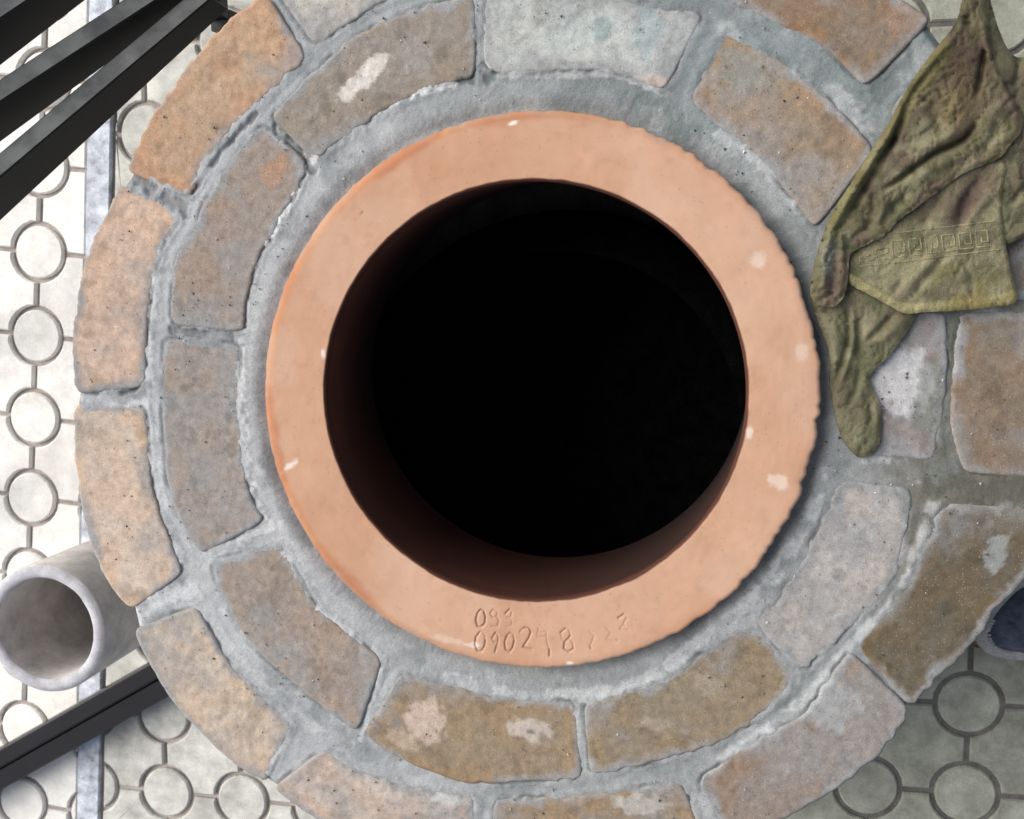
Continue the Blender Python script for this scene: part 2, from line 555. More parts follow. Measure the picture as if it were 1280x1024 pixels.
# name: inner edge, outer edge (pixels), colour, second colour, cement film 0..1, patches (x, y, rx, ry, deg, colour, strength)
BR = [
    ([(237, 245), (265, 190), (310, 140), (381, 72)], [(156, 211), (197, 134), (262, 48), (330, -8)], (178, 144, 112), (186, 136, 98), 0.12, []),
    ([(180, 482), (184, 390), (200, 312), (225, 272)], [(93, 490), (91, 419), (103, 334), (131, 269), (147, 231)], (178, 150, 128), (184, 146, 114), 0.25, []),
    ([(228, 714), (212, 675), (191, 612), (183, 531), (182, 512)], [(161, 762), (134, 725), (109, 669), (94, 594), (90, 531), (90, 507)], (176, 156, 138), (184, 150, 118), 0.25, []),
    ([(364, 904), (300, 845), (275, 810), (247, 760)], [(328, 979), (290, 954), (244, 910), (206, 863), (166, 788)], (190, 166, 142), (196, 160, 124), 0.2, []),
    ([(592, 996), (519, 984), (450, 965), (405, 938)], [(590, 1104), (500, 1078), (420, 1040), (342, 988)], (176, 160, 148), (184, 150, 124), 0.45, [(470, 985, 40, 14, 20, (205, 192, 182), .6), (560, 1000, 28, 8, 5, (200, 205, 205), .7)]),
    ([(850, 978), (725, 997), (619, 999)], [(885, 1070), (740, 1100), (615, 1106)], (146, 124, 98), (156, 124, 86), 0.25, [(800, 1006, 34, 14, 0, (190, 186, 180), .8)]),
    ([(1062, 815), (1025, 868), (1000, 898), (931, 938), (874, 978)], [(1137, 889), (1094, 948), (1025, 1001), (978, 1026), (915, 1058)], (160, 143, 130), (156, 120, 86), 0.55, [(1035, 880, 40, 30, 30, (172, 176, 178), .6)]),
    ([(1178, 630), (1150, 690), (1119, 747), (1073, 808)], [(1306, 640), (1288, 716), (1240, 768), (1222, 797), (1139, 883)], (124, 110, 88), (140, 112, 72), 0.25, [(1245, 690, 12, 26, 20, (160, 165, 165), .7)]),
    ([(1200, 395), (1194, 459), (1190, 528), (1206, 590)], [(1318, 390), (1320, 480), (1306, 596)], (128, 110, 92), (140, 108, 78), 0.2, []),
    ([(303, 412), (312, 345), (335, 300), (369, 240), (384, 206)], [(214, 404), (219, 328), (240, 287), (285, 205), (327, 157)], (152, 138, 128), (166, 138, 112), 0.35, [(345, 215, 26, 14, -50, (184, 142, 112), .6)]),
    ([(328, 649), (309, 609), (300, 531), (299, 432)], [(250, 692), (216, 625), (204, 531), (204, 424)], (142, 130, 122), (150, 128, 108), 0.4, []),
    ([(476, 823), (403, 766), (375, 725), (350, 680)], [(445, 913), (369, 854), (300, 788), (263, 706)], (146, 132, 122), (156, 134, 112), 0.35, []),
    ([(718, 880), (644, 875), (581, 864), (503, 840)], [(726, 974), (612, 977), (562, 971), (500, 946), (457, 920)], (150, 126, 98), (158, 124, 84), 0.15, [(532, 900, 27, 30, 10, (206, 186, 172), .85), (505, 925, 26, 12, 30, (196, 176, 158), .6), (660, 912, 27, 15, 6, (200, 190, 180), .85), (664, 915, 5, 4, 0, (110, 104, 104), .7)]),
    ([(937, 781), (900, 800), (850, 842), (794, 863), (732, 882)], [(997, 848), (969, 879), (900, 927), (800, 955), (742, 969)], (146, 126, 100), (154, 124, 84), 0.25, [(885, 855, 22, 14, 20, (176, 164, 150), .5), (815, 905, 20, 9, 0, (176, 162, 148), .5)]),
    ([(1052, 600), (1010, 690), (968, 752), (944, 778)], [(1140, 614), (1118, 720), (1056, 791), (1003, 838)], (186, 178, 172), (186, 168, 154), 0.7, [(1140, 625, 16, 20, 0, (120, 130, 125), .5)]),
    ([(1078, 395), (1082, 470), (1072, 562)], [(1182, 392), (1182, 480), (1166, 574)], (150, 142, 138), (150, 128, 112), 0.65, [(1125, 478, 40, 38, -20, (206, 206, 208), .85), (1165, 500, 22, 50, 0, (122, 128, 122), .6)]),
    ([(1032, 300), (1060, 345), (1077, 377)], [(1112, 200), (1150, 270), (1178, 374)], (140, 126, 108), (150, 126, 96), 0.4, []),
    ([(862, 124), (900, 160), (965, 214), (1019, 285)], [(909, 36), (989, 86), (1042, 131), (1092, 186)], (150, 134, 114), (172, 132, 90), 0.3, [(925, 85, 30, 24, 40, (150, 150, 142), .7)]),
    ([(606, 84), (640, 91), (756, 87), (831, 113)], [(604, -8), (740, -6), (877, 16)], (182, 186, 182), (196, 192, 182), 0.55, [(752, 38, 12, 14, 0, (140, 158, 160), .6), (810, 40, 16, 30, 0, (160, 176, 180), .6), (820, 104, 26, 9, 15, (200, 180, 168), .6)]),
    ([(393, 197), (450, 156), (512, 120), (590, 93)], [(340, 144), (394, 90), (450, 44), (519, 12), (592, -6)], (152, 140, 128), (154, 134, 112), 0.3, [(453, 98, 41, 12, -40, (222, 216, 208), 1.0), (520, 70, 20, 26, -20, (166, 162, 156), .5)]),
    ([(394, 54), (435, 28), (478, 0), (560, -34)], [(338, -26), (400, -65), (520, -120)], (196, 190, 180), (200, 186, 168), 0.45, []),
    ([(582, -38), (740, -48), (868, -30)], [(560, -135), (740, -140), (890, -120)], (150, 138, 120), (164, 130, 94), 0.3, []),
    ([(888, -26), (930, 9), (1025, 54), (1082, 107)], [(935, -95), (1060, -40), (1165, 22)], (152, 130, 106), (166, 124, 84), 0.2, [(1130, 22, 16, 20, 30, (168, 126, 90), .35)]),
    ([(1112, 140), (1150, 200), (1190, 300), (1202, 372)], [(1188, 58), (1246, 150), (1284, 260), (1298, 372)], (128, 120, 106), (136, 116, 90), 0.55, []),
]
LIME = np.array(alb(214, 216, 218, 0.72))
CEM = np.array(alb(160, 162, 164))

# gain per brick: its own tone plus the left-bright light put into colour
TONE = [[1.39, 1.54, 1.57], [1.78, 1.96, 2.18], [1.69, 1.86, 2.05], [1.36, 1.65, 1.96], [1.5, 1.55, 1.6], [1.3, 1.4, 1.5], [1.0, 1.05, 1.1], [0.8, 0.91, 1.0], [1.31, 1.48, 1.52], [1.28, 1.32, 1.36], [1.56, 1.71, 1.85], [1.4, 1.43, 1.46], [1.28, 1.50, 1.7], [1.2, 1.42, 1.62], [1.13, 1.21, 1.26], [1.1, 1.15, 1.2], [1.0, 1.0, 1.0], [1.17, 1.33, 1.47], [1.25, 1.37, 1.44], [1.2, 1.27, 1.32], [1.1, 1.15, 1.2], [1.1, 1.2, 1.3], [0.98, 1.05, 1.12], [1.0, 1.05, 1.1]]

brick_polys = []
for k, (inn, out, c1, c2, film, patches) in enumerate(BR):
    L = max(np.linalg.norm(np.diff(np.array(out, float), axis=0), axis=1).sum(), 60)
    nu = int(np.clip(L / 3.0, 24, 96))
    nv = 38
    a = resample(P(*np.array(inn, float).T, ZT), nu)
    b = resample(P(*np.array(out, float).T, ZT), nu)
    # close the joints up: the traced outline is the part left clear of cement
    for e in (a, b):
        e0, e1 = e[0] - e[2], e[-1] - e[-3]
        f0 = np.linspace(1, 0, nu)[:, None] ** 3
        e += 0.0030 * (f0 * e0 / np.linalg.norm(e0) + f0[::-1] * e1 / np.linalg.norm(e1))
    w_ = (b - a) / np.linalg.norm(b - a, axis=1)[:, None]
    a -= w_ * 0.0016
    if k not in (0, 1, 2, 3, 4, 5, 6, 7, 8, 20, 21, 22, 23):
        b += w_ * 0.0016
    # hand-cut edges are a little uneven
    for e, sgn, sd in ((a, 1, 1), (b, -1, 5)):
        e += (fbm(e[:, 0] * 90, e[:, 1] * 90, k * 3 + sd, 3) - 0.5)[:, None] * 0.006 * np.array([1, -1])
    v = np.linspace(0, 1, nv)[None, :, None]
    G = a[:, None] * (1 - v) + b[:, None] * v
    # round the plan corners a little
    uu = np.linspace(-1, 1, nu)[:, None]
    vv = np.linspace(-1, 1, nv)[None, :]
    cen = G.mean((0, 1))
    cut = (np.abs(uu) ** 14) * (np.abs(vv) ** 8)
    G = G + (cen - G) * (cut * 0.05)[..., None]
    poly = np.concatenate([G[0, ::3], G[::3, -1], G[-1, ::-3], G[::-3, 0]])
    brick_polys.append(poly)
    x, y = G[..., 0], G[..., 1]
    d = -poly_sdf(x, y, poly)
    d[0, :] = d[-1, :] = 0
    d[:, 0] = d[:, -1] = 0
    d = np.maximum(d, 0)
    rr = 0.0008 + 0.0020 * fbm(x * 60, y * 60, k + 2, 2)
    dd = np.minimum(d, rr)
    rnd = rr - np.sqrt(np.maximum(rr * rr - (rr - dd) ** 2, 0))
    tx, ty = RNG.uniform(-0.018, 0.018, 2)
    z = ZT + RNG.uniform(-0.0008, 0.0008) + (x - cen[0]) * tx + (y - cen[1]) * ty - rnd
    z = z + (fbm(x * 26, y * 26, k, 4) - 0.5) * 0.0022 + (fbm(x * 160, y * 160, k + 9, 3) - 0.5) * 0.0016
    # colour of the fired clay with burnt edges, cement film and lime patches
    fq = RNG.uniform(0.6, 1.7)
    m1 = sstep(0.34, 0.68, fbm(x * 28 * fq, y * 28 * fq, k + 21, 5))
    edge = sstep(0.022, 0.004, d + (fbm(x * 40, y * 40, k + 5, 3) - 0.5) * 0.02)
    w2 = np.clip(m1 * 0.45 + edge * 0.4, 0, 1)[..., None]
    b1, b2 = np.array(alb(*c1)), np.array(alb(*c2))
    b1 = b1 * 0.80 + b1.mean() * 0.20 * 1.04
    b2 = b2 * 0.84 + b2.mean() * 0.16
    col = (b1 * (1 - w2) + b2 * w2) * np.array(TONE[k][0] * 0.96 + (np.array(TONE[k]) - TONE[k][0]) * 0.35)
    dk = sstep(0.60, 0.72, fbm(x * 45 / fq, y * 45 / fq, k + 71, 5))[..., None]
    col = col * (1 - 0.22 * dk)
    fm = fbm(x * 20, y * 20, k + 31, 5) + sstep(0.020, 0.0, d + (fbm(x * 34, y * 34, k + 36, 3) - 0.5) * 0.016) * 0.27
    fm = sstep(0.62 - film * 0.5, 0.98 - film * 0.45, fm)[..., None] * 0.62
    col = col * (1 - fm) + CEM * fm
    # cement film dragged over the arrises, in patches with ragged edges
    spill = sstep(0.0115, 0.0050, d + (fbm(x * 75, y * 75, k + 51, 5) - 0.5) * 0.022) * sstep(0.42, 0.56, fbm(x * 13, y * 13, k + 55, 3) + (film - 0.3) * 0.35)
    sm_ = (np.clip(spill, 0, 1) * 0.78)[..., None]
    col = col * (1 - sm_) + CEM * (0.92 + 0.25 * fbm(x * 50, y * 50, k + 58, 3))[..., None] * sm_
    if patches:
        # pixel coordinates on the top plane, to place stains that have their own outline
        for (qx, qy, rx, ry, deg, pc, stg) in patches:
            q = P(qx, qy, ZT)
            t = -math.radians(deg)
            ex = ((x - q[0]) * math.cos(t) + (y - q[1]) * math.sin(t)) / (rx * 0.001)
            ey = (-(x - q[0]) * math.sin(t) + (y - q[1]) * math.cos(t)) / (ry * 0.001)
            e = np.hypot(ex, ey) + (fbm(x * 110, y * 110, k + 41, 4) - 0.5) * 1.1
            m = (sstep(1.12, 0.82, e) * stg)[..., None]
            col = col * (1 - m) + np.array(alb(*pc, 0.66)) * m
    # sides going down
    ring = [(i, 0) for i in range(nu)] + [(nu - 1, j) for j in range(1, nv)] + [(i, nv - 1) for i in range(nu - 2, -1, -1)] + [(0, j) for j in range(nv - 2, 0, -1)]
    V = np.concatenate([G.reshape(-1, 2), z.reshape(-1, 1)], 1)
    C = col.reshape(-1, 3)
    ids = np.array([i * nv + j for i, j in ring])
    low = V[ids].copy()
    low[:, 2] = ZT - 0.062
    n0 = len(V)
    V = np.concatenate([V, low])
    C = np.concatenate([C, C[ids]])
    p, q, r = V[0, :2], V[nv, :2], V[1, :2]
    flip = ((q - p)[0] * (r - p)[1] - (q - p)[1] * (r - p)[0]) < 0
    fs = grid_faces(nu, nv)
    m = len(ids)
    for i in range(m):
        j = (i + 1) % m
        fs.append((ids[i], n0 + i, n0 + j, ids[j]))
    if flip:
        fs = [f[::-1] for f in fs]
    mesh_obj("brick", V, fs, M_BRICK, oven, C)

# --- clay mouth ring (the rim), worked out in polar form around the hole
ZR = ZT + 0.026
HC = (670.0, 488.0)
ang = []
t = 0.0
while t < 360:
    ang.append(t)
    t += 0.13 if 66 < t < 114 else 0.6
ang = np.radians(np.array(ang))      # pixel angle: x right, y down
ca, sa = np.cos(ang), np.sin(ang)
ri = 262.0 + 1.2 * np.sin(2 * ang + 0.6)
PI_ = P(HC[0] + ri * ca, HC[1] + ri * sa, ZR)
rag = np.zeros_like(ang)
wr = sstep(0.1, 0.8, np.cos(ang + 0.15)) * 0.9 + 0.2             # thumbed edge: strongest on the right
ph = ang * 44 + 2.5 * (fbm(ang * 6, ang * 0, 3) - 0.5) * 6
rag = wr * 3.0 * (np.abs(np.sin(ph / 2)) - 0.6) + (fbm(ang * 40, ang * 0 + 3, 8, 4) - 0.5) * (1.2 + 5 * wr)
rag[-6:] *= np.linspace(1, 0, 6)
rag[:6] *= np.linspace(0, 1, 6)
ro = 349.5 + rag
PO_ = P(676.5 + ro * ca, 486.5 + ro * sa, ZR)
wid = np.linalg.norm(PO_ - PI_, axis=1)
bev = 0.006 + 0.011 * sstep(-0.1, 0.9, -np.cos(ang - 0.15))             # broader worn bevel on the left edge
NR = 92
tt = np.linspace(0, 1, NR)
X = PI_[:, None] * (1 - tt[None, :, None]) + PO_[:, None] * tt[None, :, None]
dout = (1 - tt)[None, :] * wid[:, None]
din = tt[None, :] * wid[:, None]
rin = 0.005
zz = np.zeros(dout.shape) + ZR
dd = np.minimum(din, rin)
zz -= rin - np.sqrt(np.maximum(rin ** 2 - (rin - dd) ** 2, 0))
dd = np.minimum(dout, bev[:, None])
zz -= (bev[:, None] - np.sqrt(np.maximum(bev[:, None] ** 2 - (bev[:, None] - dd) ** 2, 0))) * 0.85
x, y = X[..., 0], X[..., 1]
zz += (fbm(x * 14, y * 14, 60, 3) - 0.5) * 0.0014 + (fbm(x * 90, y * 90, 61, 3) - 0.5) * 0.0006
# pressed-in numerals, partly worn away (pixel strokes)
STK = [
    [(601, 762), (597, 767), (595, 775), (597, 783), (601, 784), (606, 780), (607, 772), (605, 764), (601, 762)],
    [(617, 762), (613, 767), (616, 772), (621, 771)], [(621, 771), (624, 776), (622, 783), (615, 783)],
    [(637, 762), (632, 767)], [(634, 772), (640, 776), (640, 782), (634, 783)],
    [(600, 790), (595, 797), (594, 806), (597, 814), (602, 814), (606, 808), (607, 801)],
    [(620, 791), (615, 798)], [(621, 808), (619, 815)],
    [(634, 795), (631, 803), (632, 812), (637, 815), (641, 810), (643, 801)],
    [(655, 785), (661, 785), (664, 790), (661, 798), (654, 809), (658, 810), (665, 812)],
    [(673, 786), (675, 790), (683, 790)], [(687, 812), (687, 820)],
    [(707, 786), (701, 791)], [(713, 795), (711, 798), (706, 803), (705, 811), (711, 815), (717, 811)],
    [(738, 808), (739, 811)], [(780, 768), (773, 773)], [(779, 781), (781, 783)], [(771, 800), (773, 801)],
]
STK += [[(607, 801), (606, 793), (602, 789), (600, 790)], [(615, 798), (618, 803), (623, 802), (623, 796), (620, 791)], [(623, 802), (621, 808)], [(634, 795), (638, 791), (642, 794), (643, 801)], [(621, 771), (622, 765), (617, 762)], [(637, 762), (640, 765), (639, 771), (634, 772)], [(673, 786), (672, 796), (682, 796)], [(683, 790), (684, 802), (687, 812)], [(707, 786), (712, 788), (713, 795)], [(701, 791), (703, 799), (706, 803)], [(717, 811), (716, 803), (711, 798)], [(737, 790), (743, 795), (738, 808)], [(780, 768), (784, 772), (779, 781), (775, 787), (785, 788)], [(758, 785), (764, 791), (758, 800), (766, 801)], [(650, 790), (655, 785)]]
WT_ADD = [.45, .5, .6, .55, .4, .35, .3, .35, .4, .3, .45, .3, .35, .22, .5]
WT = [1.0, .5, .45, .8, .25, .9, .8, .8, .9, .95, .35, .9, .8, .95, .6, .9, .4, .4]
WT = WT + WT_ADD
grv = np.zeros_like(zz)
sel = (sa > 0.85)[:, None] & np.ones_like(zz, bool)
for s, w in zip(STK, WT):
    pts = P(*np.array(s, float).T, ZR)
    dd, _ = polyline_dist(x[sel], y[sel], pts)
    grv[sel] = np.maximum(grv[sel], w * np.exp(-(dd / 0.00115) ** 2))
zz -= grv * 0.0019
PEACH = np.array(alb(217, 174, 146, 0.63))
WARM = np.array(alb(210, 152, 114, 0.56))
m = fbm(x * 9, y * 9, 80, 4)
edgew = sstep(1.15, 0.5, dout / np.maximum(bev[:, None], 0.012)) * (0.35 + 0.65 * sstep(-0.2, 0.7, -np.cos(ang - 0.2)))[:, None]
leftb = sstep(-0.3, 1.0, -np.cos(ang - 0.5))[:, None]
w = np.clip(edgew * 0.9 + sstep(0.45, 0.72, m) * 0.30 + leftb * 0.28, 0, 1)[..., None]
C = PEACH * (1 - w) + WARM * w
pw = (sstep(0.5, 0.72, fbm(x * 12, y * 12, 84, 4)) * 0.25)[..., None]
C = C * (1 - pw) + np.array(alb(222, 194, 172, 0.64)) * pw
for (qx, qy, rx, ry, deg, stg) in [(505, 190, 62, 11, -32, .55), (358, 330, 14, 60, 14, .4), (345, 560, 11, 70, -8, .5), (430, 720, 60, 12, 45, .45), (640, 150, 60, 8, -4, .3)]:
    q = P(qx, qy, ZR)
    t = -math.radians(deg)
    e = np.hypot(((x - q[0]) * math.cos(t) + (y - q[1]) * math.sin(t)) / (rx * 0.001), (-(x - q[0]) * math.sin(t) + (y - q[1]) * math.cos(t)) / (ry * 0.001))
    mk = (sstep(1.3, 0.4, e + (fbm(x * 50, y * 50, 92, 4) - 0.5) * 1.0) * stg)[..., None]
    C = C * (1 - mk) + np.array(alb(196, 122, 84, .56)) * mk
gr = (sstep(0.62, 0.80, fbm(x * 70, y * 70, 86, 4)) * 0.16)[..., None]
C = C * (1 - gr) + np.array(alb(168, 132, 110, 0.6)) * gr
sm = (sstep(0.010, 0.0, dout + (fbm(x * 80, y * 80, 88, 4) - .5) * 0.012) * sstep(0.35, 0.6, fbm(x * 30, y * 30, 89, 3)) * 0.5)[..., None]
C = C * (1 - sm) + np.array(alb(176, 160, 148, 0.6)) * sm
C = C * (1 - grv[..., None] * 0.22)
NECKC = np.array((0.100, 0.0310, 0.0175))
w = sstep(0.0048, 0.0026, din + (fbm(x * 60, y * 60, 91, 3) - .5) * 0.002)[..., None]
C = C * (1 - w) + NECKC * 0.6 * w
for (qx, qy, rx, ry, deg, stg) in [(641, 154, 9, 3, -15, .9), (404, 441, 4, 7, 0, .7), (362, 583, 16, 4, -35, .8), (938, 540, 6, 10, 0, .6), (972, 602, 15, 11, 20, .45), (948, 326, 12, 12, 0, .35),
                                   (1003, 440, 9, 12, 0, .3), (590, 806, 12, 4, 0, .5), (713, 829, 5, 3, 0, .7), (452, 266, 3, 3, 0, -.5), (560, 800, 26, 6, 10, .25)]:
    q = P(qx, qy, ZR)
    t = -math.radians(deg)
    ex = ((x - q[0]) * math.cos(t) + (y - q[1]) * math.sin(t)) / (rx * 0.001)
    ey = (-(x - q[0]) * math.sin(t) + (y - q[1]) * math.cos(t)) / (ry * 0.001)
    e = np.hypot(ex, ey) + (fbm(x * 160, y * 160, 43, 3) - 0.5) * 0.9
    mk = (sstep(1.1, 0.5, e) * abs(stg))[..., None]
    C = C * (1 - mk) + (np.array(alb(235, 225, 215, .75)) if stg > 0 else np.array((.05, .04, .03))) * mk
# profile: inner wall foot ... rim ... outer foot
cin = PI_.mean(0)
rows_in = []
NECK = [(-0.40, 0), (-0.262, 1.085), (-0.20, 1.068), (-0.13, 1.047), (-0.08, 1.031), (-0.045, 1.018), (-0.022, 1.009)]
NECK = NECK[1:]
dz_ = [n_[0] for n_ in NECK]
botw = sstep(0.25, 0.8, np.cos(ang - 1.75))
side_shade = 1 - 0.72 * sstep(-0.25, 0.75, np.cos(ang - 0.25))       # right wall darkened: inner shade put into the colour
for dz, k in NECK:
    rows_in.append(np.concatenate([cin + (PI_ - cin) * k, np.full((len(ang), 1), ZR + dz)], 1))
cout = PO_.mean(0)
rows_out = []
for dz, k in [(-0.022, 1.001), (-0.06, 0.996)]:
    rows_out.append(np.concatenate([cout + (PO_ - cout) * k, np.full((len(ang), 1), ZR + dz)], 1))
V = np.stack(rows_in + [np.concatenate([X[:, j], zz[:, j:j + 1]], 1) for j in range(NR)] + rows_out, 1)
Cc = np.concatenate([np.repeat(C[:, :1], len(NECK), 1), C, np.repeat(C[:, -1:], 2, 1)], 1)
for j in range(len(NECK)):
    Cc[:, j] = NECKC * (((0.12, 0.32, 0.62, 0.9, 1.0, 1.0)[j] * (1 - botw) + (0.5, 0.65, 0.75, 0.8, 0.8, 0.8)[j] * botw) * side_shade)[:, None] * (0.75 + 0.5 * fbm(ang * 7, ang * 0 + dz_[j] * 30, 95, 3))[:, None]  # deeper rows painted darker to imitate the shade inside
nrow = V.shape[1]
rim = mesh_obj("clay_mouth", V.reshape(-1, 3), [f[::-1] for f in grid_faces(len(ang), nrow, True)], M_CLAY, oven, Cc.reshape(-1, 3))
# chamber below the clay mouth
na = 96
a_ = np.linspace(0, 2 * math.pi, na, endpoint=False)
prof = [(0.268, ZR - 0.262), (0.325, ZR - 0.266), (0.335, ZR - 0.33), (0.335, 0.06), (0.30, 0.035), (0.15, 0.03), (0.002, 0.03)]
V = []
for i in range(na):
    for (r_, z_) in prof:
        V.append((cin[0] + r_ * math.cos(a_[i]), cin[1] + r_ * math.sin(a_[i]), z_ + 0.006 * float(vnoise(i * 0.9, z_ * 30))))
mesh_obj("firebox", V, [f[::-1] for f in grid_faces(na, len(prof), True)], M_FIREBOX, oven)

# --- mortar bed filling the joints, one relief sheet from the clay ring to the outer edge
na = 1500
A = np.linspace(0, 2 * math.pi, na, endpoint=False)       # world angle about CEN
pi_ang = np.unwrap(np.arctan2(PO_[:, 1] - CEN[1], PO_[:, 0] - CEN[0]))


def radius_at(pts, A):
    a = np.arctan2(pts[:, 1] - CEN[1], pts[:, 0] - CEN[0]) % (2 * math.pi)
    r = np.linalg.norm(pts - CEN, axis=1)
    o_ = np.argsort(a)
    return np.interp(A, a[o_], r[o_], period=2 * math.pi)


r_in = radius_at(PO_, A) - 0.006
outer_pts = np.concatenate([resample(P(*np.array(b[1], float).T, ZT), 24) for b, i in zip(BR, range(len(BR))) if i in (0, 1, 2, 3, 4, 5, 6, 7, 8, 20, 21, 22, 23)])
r_out = radius_at(outer_pts, A) - 0.004
# pull the joints back a little behind the brick faces
r_out = r_out - 0.004 * vnoise(A * 9, A * 0 + 4)
nr = 150
tt = np.linspace(0, 1, nr)
rr = r_in[:, None] * (1 - tt) + r_out[:, None] * tt
x = CEN[0] + rr * np.cos(A)[:, None]
y = CEN[1] + rr * np.sin(A)[:, None]
sdf = np.full(x.shape, 0.05)
for poly in brick_polys:
    lo = poly.min(0) - 0.05
    hi = poly.max(0) + 0.05
    mk = (x > lo[0]) & (x < hi[0]) & (y > lo[1]) & (y < hi[1])
    if mk.any():
        sdf[mk] = np.minimum(sdf[mk], poly_sdf(x[mk], y[mk], poly))
n1 = fbm(x * 30, y * 30, 101, 4) - 0.5
n2 = fbm(x * 130, y * 130, 105, 4) - 0.5
n3 = fbm(x * 6, y * 6, 111, 2) - 0.5
edgez = np.exp(-(sdf / 0.0055) ** 2)
lift = -0.0006 + n1 * 0.0040 * (0.25 + 0.75 * edgez) + n2 * 0.0022 * (0.35 + 0.65 * edgez) + n3 * 0.003
col = np.array(alb(164, 168, 169)) * np.ones(x.shape + (1,))
# lighter cement to the left and below, greener grey up right
leftw = sstep(0.15, -0.45, x - CEN[0])[..., None]
col = col * (1 - leftw * 0.6) + np.array(alb(202, 205, 211)) * leftw * 0.6
upr = (sstep(0.0, 0.35, x - CEN[0]) * sstep(0.15, 0.4, y - CEN[1]))[..., None]
col = col * (1 - upr * 0.6) + np.array(alb(134, 149, 149)) * upr * 0.6
upw = sstep(0.25, 0.42, y - CEN[1])[..., None]
col = col * (1 - 0.3 * upw) + np.array(alb(140, 150, 154)) * 0.3 * upw
rgt = (sstep(0.42, 0.54, x + 0.25 * (y - CEN[1]) * 0 - CEN[0] + 0.03 + (fbm(x * 14, y * 14, 118, 3) - .5) * 0.10) * sstep(0.30, 0.15, y - CEN[1]) * sstep(-0.26, -0.16, y - CEN[1]))[..., None]
col = col * (1 - rgt * 0.75) + np.array(alb(112, 106, 92)) * rgt * 0.75
mm = sstep(0.5, 0.68, fbm(x * 24, y * 24, 121, 5))[..., None]
col = col * (1 - 0.4 * mm) + np.array(alb(206, 208, 210)) * 0.4 * mm
md = sstep(0.54, 0.70, fbm(x * 20, y * 20, 131, 5))[..., None]
col = col * (1 - 0.45 * md) + np.array(alb(118, 126, 128)) * 0.45 * md
# ragged lime lines, smears and troughs (pixels): points, half width px, lift mm, colour mix
LINES = [
    ([(388, 206), (402, 186), (440, 158), (470, 138), (520, 118), (565, 104)], 7, 3.2, 0.9, LIME),
    ([(300, 345), (312, 325), (335, 300), (352, 272), (372, 238)], 7, 3.0, 0.85, LIME),
    ([(303, 425), (308, 520), (312, 585), (330, 640), (350, 655)], 6, 2.5, 0.6, LIME),
    ([(206, 318), (192, 372), (186, 440), (190, 500), (192, 560), (206, 640), (232, 712), (250, 745)], 7, 1.6, 0.55, LIME),
    ([(100, 496), (130, 500), (160, 503), (185, 505)], 7, 1.6, 0.7, LIME),
    ([(166, 776), (200, 752), (240, 736)], 11, 1.8, 0.65, LIME),
    ([(258, 698), (300, 676), (340, 660)], 6, 1.2, 0.6, LIME),
    ([(260, 770), (300, 826), (340, 870), (400, 915), (440, 935)], 9, 1.2, 0.3, LIME),
    ([(480, 830), (466, 880), (450, 925)], 4, 1.2, 0.5, LIME),
    ([(400, 765), (440, 795), (480, 822)], 7, 1.6, 0.35, LIME),
    ([(560, 845), (640, 866), (700, 868), (770, 862), (830, 838)], 7, 1.2, 0.45, LIME),
    ([(840, 830), (900, 780), (940, 750), (980, 700), (1010, 650), (1035, 590)], 10, 1.4, 0.5, LIME),
    ([(905, 948), (1000, 880), (1060, 812), (1130, 735), (1168, 625)], 8, 1.2, 0.4, LIME),
    ([(1145, 600), (1120, 572), (1070, 575)], 10, 1.4, 0.4, LIME),
    ([(900, 170), (940, 190), (975, 230), (1005, 270)], 8, 2.0, 0.35, LIME),
    ([(1040, 110), (1070, 140), (1090, 160)], 12, 1.0, 0.35, LIME),
    ([(600, 80), (630, 92), (700, 94), (760, 92), (800, 104), (832, 118)], 5, 1.2, 0.4, LIME),
    # dark troughs and open grooves
    ([(345, 160), (368, 185), (390, 212)], 6, -4.0, 0.6, CEM * 0.45),
    ([(160, 216), (195, 240), (232, 262)], 10, -3.5, 0.6, CEM * 0.45),
    ([(240, 240), (275, 192), (320, 142)], 4, -3.5, 0.6, CEM * 0.5),
    ([(572, 92), (594, 96), (610, 92)], 14, -3.0, 0.65, np.array(alb(82, 98, 96))),
    ([(214, 412), (260, 420), (290, 424)], 6, -3.5, 0.5, CEM * 0.5),
    ([(96, 490), (130, 494), (165, 488), (178, 470)], 3, -5.0, 0.5, CEM * 0.4),
    ([(790, 128), (850, 160)], 14, -1.0, 0.4, np.array(alb(104, 124, 120))),
    ([(728, 882), (734, 920), (738, 960)], 4, -0.5, 0.5, np.array(alb(96, 112, 108))),
    ([(1105, 828), (1125, 862), (1137, 884)], 6, -2.0, 0.5, np.array(alb(96, 112, 108))),
    ([(1090, 120), (1130, 85), (1170, 45)], 20, -1.0, 0.5, np.array(alb(92, 104, 104))),
    ([(1176, 606), (1230, 612), (1290, 615)], 22, 0.0, 0.8, np.array(alb(98, 98, 86))),
    ([(1188, 390), (1190, 470), (1182, 540), (1172, 600)], 14, 0.0, 0.75, np.array(alb(104, 110, 102))),
    ([(1110, 585), (1150, 580), (1176, 590)], 12, 0.5, 0.6, np.array(alb(120, 124, 118))),
]
